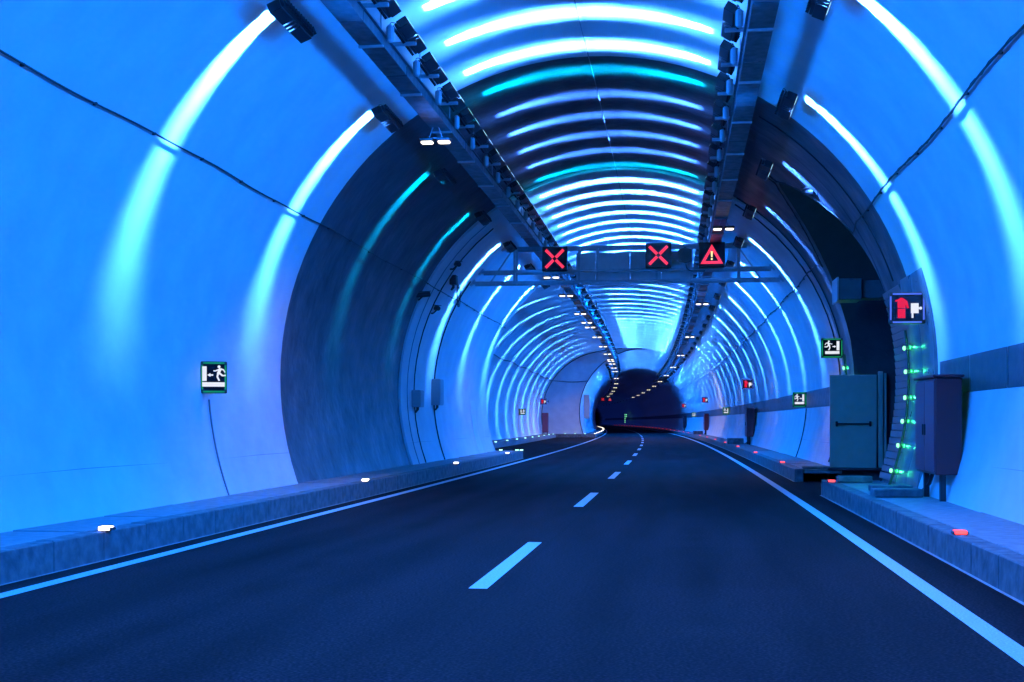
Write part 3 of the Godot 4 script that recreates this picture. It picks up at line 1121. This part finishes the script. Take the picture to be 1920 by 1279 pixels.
func cctv(label: String, z: float, a: float, h: float, turn: float, tilt: float) -> void:
	var side := -1.0 if a < 0 else 1.0
	var o := thing("wall_camera", label, "camera", frame(z, a, h))
	var b := Transform3D(Basis(Vector3.UP, turn) * Basis(Vector3.RIGHT, tilt), Vector3())
	var st := start()
	var cyl := []
	tube(st, [b * Vector3(0, 0, -0.2), b * Vector3(0, 0, 0.18)], 0.065, 10)
	plate(st, disc(Vector2(), 0.065, 10), 0.002, b * Transform3D(Basis(), Vector3(0, 0, 0.18)))
	plate(st, disc(Vector2(), 0.065, 10), 0.002, b * Transform3D(Basis(Vector3.UP, PI), Vector3(0, 0, -0.2)))
	obj("body", st.commit(), M.black, o)
	st = start()
	box(st, Vector3(0.17, 0.012, 0.44), b * Transform3D(Basis(), Vector3(0, 0.075, 0.0)), 0.004)
	obj("sun_hood", st.commit(), M.black, o)
	st = start()
	bar(st, Vector3(0, -0.05, 0), Vector3(side * 0.1, -0.14, 0), 0.035, 0.035)
	bar(st, Vector3(side * 0.1, -0.14, 0), Vector3(wall_a(h - 0.14, side) - a, -0.14, 0), 0.04, 0.04)
	obj("bracket", st.commit(), M.black, o)

func cabinet(label: String, z0: float, z1: float) -> void:
	var zm := (z0 + z1) / 2
	var o := thing("hydrant_cabinet", label, "cabinet", frame(zm, 5.38, 0.0), "dark red fire cabinets along the wall")
	var L := z1 - z0
	obj("body", box_mesh(Vector3(0.36, 1.36, L), 0.015, Vector3(0, 1.35, 0)), M.cabinet, o)
	for s in [-1.0, 1.0]:
		var d := obj("door", box_mesh(Vector3(0.02, 1.28, L / 2 - 0.03), 0.006, Vector3(-0.19, 1.35, s * L / 4)), M.cabinet_door, o)
		obj("handle", box_mesh(Vector3(0.02, 0.16, 0.03), 0.006, Vector3(-0.21, 1.3, s * 0.07)), M.black, d)
	obj("top_cover", box_mesh(Vector3(0.42, 0.04, L + 0.06), 0.01, Vector3(-0.01, 2.052, 0)), M.cabinet, o)
	for s in [-1.0, 1.0]:
		obj("leg", box_mesh(Vector3(0.08, 0.4, 0.08), 0.006, Vector3(-0.06, 0.48, s * (L / 2 - 0.12))), M.black, o)
	var st := start()
	tube(st, [Vector3(0, 0.67, -L / 2 + 0.3), Vector3(-0.03, 0.5, -L / 2 + 0.2), Vector3(-0.1, 0.36, -L / 2), Vector3(-0.12, 0.33, -L / 2 - 0.5)], 0.03, 6)
	obj("supply_hose", st.commit(), M.black, o)

func slab_block(label: String, z: float, a: float, size: Vector3, turn: float, base_h := KERB_H) -> void:
	var st := start()
	box(st, size, Transform3D(Basis(), Vector3(0, size.y / 2, 0)), 0.012)
	var o := obj("concrete_slab", st.commit(), M.kerb, self, frame(z, a, base_h) * Transform3D(Basis(Vector3.UP, turn), Vector3()))
	tag(o, label, "concrete slab")

func side_gear() -> void:
	# curved steel sheets on the wall before the passage
	var o := thing("steel_wall_panel", "tall dark steel sheet panel curved to the wall behind the fire sign", "wall panel", Transform3D())
	for r in [[20.22, 21.18], [21.19, 22.12]]:
		var rows := []
		for z in [r[0], r[0] + 0.005, (r[0] + r[1]) / 2, r[1] - 0.005, r[1]]:
			var row := []
			for k in 15:
				var h := lerpf(0.3, 3.86, k / 14.0)
				var off := 0.0 if (z == r[0] or z == r[1] or k == 0 or k == 14) else 0.05
				row.append(P(z, wall_a(h, 1.0) - off, h))
			rows.append(row)
		obj("steel_sheet", sheet(rows, Vector3(0, 2, 0)), M.panel, o)
	# ribbed slats between the panel and the opening
	o = thing("slatted_screen", "ribbed screen of narrow steel slats beside the black passage mouth", "screen", Transform3D())
	var h := 0.36
	while h < 3.75:
		var st := start()
		var a := wall_a(h + 0.06, 1.0) - 0.01
		var lean := asin((h + 0.06 - HC) / RV)
		var f := frame(23.06, a, h + 0.06) * Transform3D(Basis(Vector3(0, 0, 1), lean + 0.12), Vector3())
		box(st, Vector3(0.03, 0.122, 1.74), f, 0.008)
		obj("slat", st.commit(), M.slat, o)
		h += 0.128
	# green lamps up the two jambs
	for jamb in [[22.16, [0.56, 1.0, 1.42, 1.83, 2.28, 2.69], "row of green marker lamps on a rod beside the slatted screen"], [29.95, [2.25, 2.68], "green marker lamps on the rod above the fire door"]]:
		o = thing("marker_lamp_rod", jamb[2], "marker lamps", Transform3D())
		var st := start()
		tube(st, arc_pts(jamb[0], 1.0, 0.3, 3.0, 0.1), 0.022, 6)
		obj("rod", st.commit(), M.black, o)
		for hh in jamb[1]:
			var ft := frame(jamb[0], wall_a(hh, 1.0) - 0.1, hh)
			var pod := obj("lamp_pod", box_mesh(Vector3(0.05, 0.07, 0.16), 0.01), M.black, o, ft * Transform3D(Basis(), Vector3(0.0, 0, 0.0)))
			obj("lamp_lens", box_mesh(Vector3(0.05, 0.075, 0.05), 0.014), M.green_pod, pod, Transform3D(Basis(), Vector3(-0.045, 0, -0.05)))
			var l := OmniLight3D.new()
			l.name = "green_light"
			l.light_color = lin(0.04, 1.0, 0.3)
			l.light_energy = 0.16
			l.omni_range = 4.0
			l.omni_attenuation = 2.0
			l.light_size = 0.02
			l.shadow_enabled = true
			l.position = Vector3(0.01, 0.0, 0.2)
			pod.add_child(l)
			obj("lamp_bulb", box_mesh(Vector3(0.02, 0.07, 0.26), 0.009), M.green_dim, pod, Transform3D(Basis(Vector3.UP, -0.25), Vector3(0.01, 0, 0.2)))
	# the far twin of that row, deep in the unlit tunnel
	o = thing("far_marker_lamps", "distant column of green dots in the unlit tunnel", "marker lamps", Transform3D())
	for k in 5:
		obj("lamp_lens", box_mesh(Vector3(0.16, 0.16, 0.1), 0.02), M.green_pod, o, frame(312.0, 4.35, 1.2 + 0.48 * k))
	for k in 2:
		obj("lamp_lens", box_mesh(Vector3(0.16, 0.16, 0.1), 0.02), M.green_pod, o, frame(318.0, 5.1, 2.65 + 0.48 * k))
	# fire door standing at the far jamb
	o = thing("fire_door", "pale olive steel fire door with push bar at the passage's far jamb", "door", frame(29.5, 5.7, 0.34))
	obj("leaf", box_mesh(Vector3(1.06, 2.16, 0.06), 0.008, Vector3(-0.02, 1.08, 0)), M.door, o)
	obj("push_bar", box_mesh(Vector3(0.78, 0.035, 0.05), 0.01, Vector3(-0.02, 1.02, 0.075)), M.black, o)
	for s in [-1.0, 1.0]:
		obj("bar_end", box_mesh(Vector3(0.05, 0.12, 0.06), 0.01, Vector3(-0.02 + s * 0.38, 1.02, 0.06)), M.black, o)
	obj("frame_post", box_mesh(Vector3(0.1, 2.28, 0.14), 0.01, Vector3(0.6, 1.1, -0.02)), M.door, o)
	obj("frame_post", box_mesh(Vector3(0.06, 2.24, 0.1), 0.01, Vector3(0.71, 1.08, -0.05)), M.door, o)
	obj("threshold", box_mesh(Vector3(1.3, 0.06, 0.2), 0.01, Vector3(0.05, -0.03, -0.02)), M.passage, o)
	# fan housing inside the mouth
	o = thing("fan_housing", "dim steel fan housing with a flanged end inside the passage mouth", "fan", frame(27.6, 5.3, 4.26))
	obj("case", box_mesh(Vector3(0.5, 0.46, 0.8), 0.02), M.panel, o)
	obj("flange", box_mesh(Vector3(0.04, 0.52, 0.86), 0.006, Vector3(-0.26, 0, 0)), M.steel, o)
	obj("duct_collar", box_mesh(Vector3(0.7, 0.38, 0.6), 0.02, Vector3(0.58, 0.0, 0)), M.panel, o)
	# right camera by the opening
	cctv("camera on the bare concrete above the passage mouth", 25.2, 4.25, 6.0, 0.5, 0.15)
	cabinet("nearest dark red fire cabinet, standing before the steel wall panel", 17.9, 19.3)
	cabinet("second dark red fire cabinet, under the dark band past the gantry", 60.0, 61.4)
	cabinet("third dark red fire cabinet along the banded wall", 104.3, 105.7)
	cabinet("farthest dark red fire cabinet, by the unlit tunnel", 143.0, 144.4)
	slab_block("concrete slab lying on the walkway at the foot of the fire cabinet", 19.0, 4.86, Vector3(0.7, 0.12, 0.34), 0.05)
	slab_block("concrete slab tilted against the marker rod's foot", 20.4, 5.0, Vector3(0.62, 0.1, 0.4), 0.02)
	slab_block("concrete slab at the broken walkway edge by the passage", 23.45, 4.86, Vector3(0.62, 0.11, 0.3), -0.03)
	slab_block("dark block on the walkway under the second fire cabinet", 61.9, 4.75, Vector3(0.75, 0.28, 1.2), 0.0)
	slab_block("dark block on the walkway under the third fire cabinet", 106.5, 4.75, Vector3(0.8, 0.3, 1.4), 0.0)
	slab_block("low concrete step in front of the fire door", 29.75, 5.0, Vector3(0.9, 0.06, 0.3), 0.0)
	# gear on the lay-by side wall
	wall_box("grey square junction box at the end of the bare concrete", 32.75, -1.0, 2.03, Vector3(0.24, 0.46, 0.5), M.box_grey)
	wall_box("tall grey control box below the gantry's wall bracket", 35.5, -1.0, 2.27, Vector3(0.26, 0.76, 0.6), M.box_grey)
	conduit("conduit rising over the vault from the square junction box", 32.75, -1.0, 0.3, 6.6, 0.016, M.cable)
	conduit("conduit climbing from the tall control box to the gantry", 35.5, -1.0, 0.3, 5.5, 0.02, M.cable)
	conduit("conduit dropping from the near exit sign to the walkway", 18.05, -1.0, 0.3, 1.75, 0.014, M.pale_cable)
	conduit("pale conduit over the haunch near the bare concrete's far edge", 31.9, -1.0, 0.3, 6.6, 0.012, M.pale_cable)
	conduit("conduit below the first narrow exit sign on the banded wall", 39.4, 1.0, 0.3, 1.82, 0.018, M.cable)
	conduit("thin conduit ringing the bare concrete beside its near edge", 22.6, 1.0, 3.9, 6.9, 0.014, M.cable)
	conduit("conduit following the white lining edge past the passage", 31.6, 1.0, 0.4, 6.9, 0.018, M.cable)
	conduit("second conduit on the bare concrete past the passage", 30.7, 1.0, 2.6, 6.9, 0.016, M.cable)
	cctv("dark camera with long hood on the bare concrete's edge", 31.0, -4.85, 4.66, -1.1, 0.1)
	cctv("dark camera below the wall cable at the lining edge", 33.0, -4.86, 4.5, 0.4, 0.12)
	cctv("small dark camera high on the haunch before the gantry", 32.4, -4.2, 5.62, 0.5, 0.2)
	var bx := wall_box("dark splice box with hanging cable loops by the wall cable", 33.2, -1.0, 5.28, Vector3(0.18, 0.26, 0.26), M.black)
	for k in 2:
		var st := start()
		var loop := []
		for q in 17:
			var t := lerpf(0.0, TAU * 0.92, q / 16.0)
			loop.append(Vector3(0.1 + 0.02 * k, -0.42 + 0.3 * cos(t), -0.15 + (0.14 + 0.1 * k) * sin(t)))
		tube(st, loop, 0.012, 5)
		obj("cable_loop", st.commit(), M.cable, bx)
	# a painted niche cover
	var rows := []
	for z in [42.2, 42.21, 43.19, 43.2]:
		var row := []
		for k in 9:
			var hh := lerpf(0.3, 2.15, k / 8.0)
			row.append(P(z, wall_a(hh, -1.0) + (0.0 if z in [42.2, 43.2] or k == 8 else 0.03), hh))
		rows.append(row)
	tag(obj("niche_cover", sheet(rows, Vector3(0, 2, 0)), M.white_plain), "flush white niche cover at the corner before the lay-by", "niche cover")
	# at the end of the lay-by
	o = thing("end_cabinet", "dark red cabinet at the lay-by's far corner", "cabinet", frame(105.5, -8.3, KERB_H))
	obj("body", box_mesh(Vector3(0.5, 1.7, 0.9), 0.02, Vector3(0, 1.0, 0)), M.cabinet, o)
	obj("door", box_mesh(Vector3(0.44, 1.6, 0.02), 0.006, Vector3(0, 1.0, 0.46)), M.cabinet_door, o)
	obj("leg", box_mesh(Vector3(0.06, 0.16, 0.06), 0.0, Vector3(-0.2, 0.08, 0.4)), M.black, o)
	obj("leg", box_mesh(Vector3(0.06, 0.16, 0.06), 0.0, Vector3(0.2, 0.08, 0.4)), M.black, o)
	o = thing("control_cabinet", "pale grey cabinet on the bulkhead closing the lay-by", "cabinet", frame(BAY_END - 0.16, -4.85, 2.7))
	obj("body", box_mesh(Vector3(0.5, 2.1, 0.28), 0.02), M.driver, o)
	obj("door", box_mesh(Vector3(0.44, 2.0, 0.02), 0.006, Vector3(0, 0, 0.15)), M.driver, o)

func cables() -> void:
	var st := start()
	var pts := []
	var clips := start()
	var z := -6.0
	while z < 46.2:
		var sag := 0.014 * sin(z * 0.9) + 0.006 * sin(z * 2.3 + 1.0)
		var h := 4.97 - 0.03 + sag
		pts.append(P(z, wall_a(h, -1.0) + 0.035, h))
		z += 0.5
	tube(st, pts, 0.012, 7)
	var o := obj("wall_cable", st.commit(), M.cable)
	tag(o, "black cable strung along the lay-by side wall above head height", "cable")
	z = 1.0
	while z < 46.0:
		var hh := 4.94 + 0.014 * sin(z * 0.9)
		clips = start()
		bar(clips, P(z, wall_a(hh, -1.0), hh), P(z, wall_a(hh, -1.0) + 0.045, hh), 0.03, 0.03)
		obj("cable_clip", clips.commit(), M.black, o)
		z += 1.5
	# the passage side, twisted and a little thicker, looping over the passage mouth
	pts = []
	z = -6.0
	while z < 23.4:
		var h := 5.08 + 0.022 * sin(z * 1.05)
		pts.append(P(z, wall_a(h, 1.0) - 0.045, h))
		z += 0.4
	for k in 15:
		var hh := lerpf(5.0, 6.62, k / 14.0)
		pts.append(P(OPEN_Z - opening_half(minf(hh, 6.49)) - 0.22 * (1.0 - k / 14.0) - 0.05, wall_a(hh, 1.0, RV + 0.06) - 0.05, hh))
	for k in 15:
		var hh := lerpf(6.62, 5.0, k / 14.0)
		pts.append(P(OPEN_Z + opening_half(minf(hh, 6.49)) + 0.22 * (k / 14.0) + 0.05, wall_a(hh, 1.0, RV + 0.06) - 0.05, hh))
	z = 29.6
	while z < 150.0:
		var h := 5.08 + 0.022 * sin(z * 1.05)
		pts.append(P(z, wall_a(h, 1.0) - 0.045, h))
		z += 0.5 if z < 60 else 1.5
	st = start()
	tube(st, pts, 0.014, 7)
	var wrap := []
	for i in pts.size() - 1:
		for q in 3:
			var t := (i * 3 + q) * 1.1
			var p: Vector3 = (pts[i] as Vector3).lerp(pts[i + 1], q / 3.0)
			if pts[i].z > -62.0:
				wrap.append(p + Vector3(0.016 * cos(t), 0.02 * sin(t), 0))
	tube(st, wrap, 0.006, 5)
	o = obj("wall_cable", st.commit(), M.cable)
	tag(o, "thick twisted black cable along the passage side wall, looping over the opening", "cable")
	clips = start()
	z = 1.0
	while z < 60.0:
		if z < 23.0 or z > 30.0:
			var hh := 5.08 + 0.022 * sin(z * 1.05)
			clips = start()
			bar(clips, P(z, wall_a(hh, 1.0), hh), P(z, wall_a(hh, 1.0) - 0.05, hh), 0.03, 0.03)
			obj("cable_clip", clips.commit(), M.black, o)
		z += 1.5
	# on the lay-by's back wall
	pts = []
	z = BAY_START + 0.3
	while z < BAY_END - 0.2:
		var h := 4.98 + 0.04 * sin(z * 0.7)
		pts.append(P(z, C1.x - sqrt(pow(R1 - 0.1, 2) - pow(h - C1.y, 2)), h))
		z += 0.9
	for k in 8:
		pts.append(P(BAY_END - 0.15, lerpf(-7.5, -4.75, k / 7.0), 4.98 - 0.1 * sin(k / 7.0 * PI)))
	st = start()
	tube(st, pts, 0.03, 6)
	o = obj("wall_cable", st.commit(), M.cable)
	tag(o, "black cable along the lay-by's back wall and across its end", "cable")
	# the edge strip where the lay-by's vault meets its bulkhead
	st = start()
	pts = []
	var prof := bay_profile()
	for k in range(prof.size() / 2, prof.size()):
		pts.append(P(BAY_END - 0.06, prof[k].x, prof[k].y).lerp(P(BAY_END - 0.06, AC, HC), 0.006))
	tube(st, pts, 0.03, 5)
	o = obj("joint_strip", st.commit(), M.black)
	tag(o, "dark joint strip around the arch at the lay-by's end", "joint strip")
	st = start()
	pts = []
	for p in ring(BAY_END - 0.03, RV + 0.05, 0.3, 40):
		pts.append(p)
	tube(st, pts, 0.03, 5)
	o = obj("joint_strip", st.commit(), M.black)
	tag(o, "dark joint strip around the smaller arch past the lay-by", "joint strip")
	# thin wire along the crown
	st = start()
	pts = []
	z = 0.0
	while z < 106.0:
		pts.append(P(z, 0.1, wall_top(z, 0.1) - 0.025 - 0.012 * sin(z)))
		z += 1.0
	tube(st, pts, 0.009, 5)
	o = obj("crown_wire", st.commit(), M.pale_cable)
	tag(o, "thin pale detector wire along the middle of the crown", "wire")

func _ready() -> void:
	rng.seed = 7
	var cam := Camera3D.new()
	cam.name = "camera"
	cam.projection = Camera3D.PROJECTION_FRUSTUM
	cam.near = 0.05
	cam.far = 900.0
	cam.size = 2.0 * 0.05 * 639.5 / 2316.0
	cam.frustum_offset = Vector2(0, 0.05 * 150.5 / 2316.0)
	cam.position = Vector3(0, 1.42, 0)
	add_child(cam)
	cam.current = true
	var we := WorldEnvironment.new()
	we.name = "environment"
	var e := Environment.new()
	e.background_mode = Environment.BG_SKY
	var sm := ProceduralSkyMaterial.new()
	sm.sky_top_color = Color(0.02, 0.03, 0.06)
	sm.sky_horizon_color = Color(0.04, 0.05, 0.09)
	sm.ground_bottom_color = Color(0.02, 0.02, 0.03)
	sm.ground_horizon_color = Color(0.04, 0.05, 0.09)
	e.sky = Sky.new()
	e.sky.sky_material = sm
	e.background_energy_multiplier = 0.3
	e.tonemap_mode = Environment.TONE_MAPPER_LINEAR
	e.tonemap_exposure = 1.0
	e.sdfgi_enabled = true
	e.ssao_enabled = true
	e.ssil_enabled = true
	we.environment = e
	add_child(we)
	# centre of the lay-by's crown arc, tangent to both side arcs
	var c2 := Vector2(AC, HC)
	var d1 := RC - R1
	var d2 := RC - RV
	var d := c2.distance_to(C1)
	var x := (d1 * d1 - d2 * d2 + d * d) / (2.0 * d)
	var dir := (c2 - C1) / d
	crown = C1 + dir * x - Vector2(-dir.y, dir.x) * sqrt(d1 * d1 - x * x)
	materials()
	road()
	tunnel()
	var wl := walkway(-1.0, [[4.0, BAY_START + 0.6], [BAY_END, 420.0]], KERB_L, "left_walkway")
	bay_kerb(wl)
	walkway(1.0, [[4.0, 24.2], [29.5, 420.0]], KERB_R, "right_walkway")
	trays()
	washers()
	road_lamps()
	gantry()
	signs()
	side_gear()
	cables()
	studs()
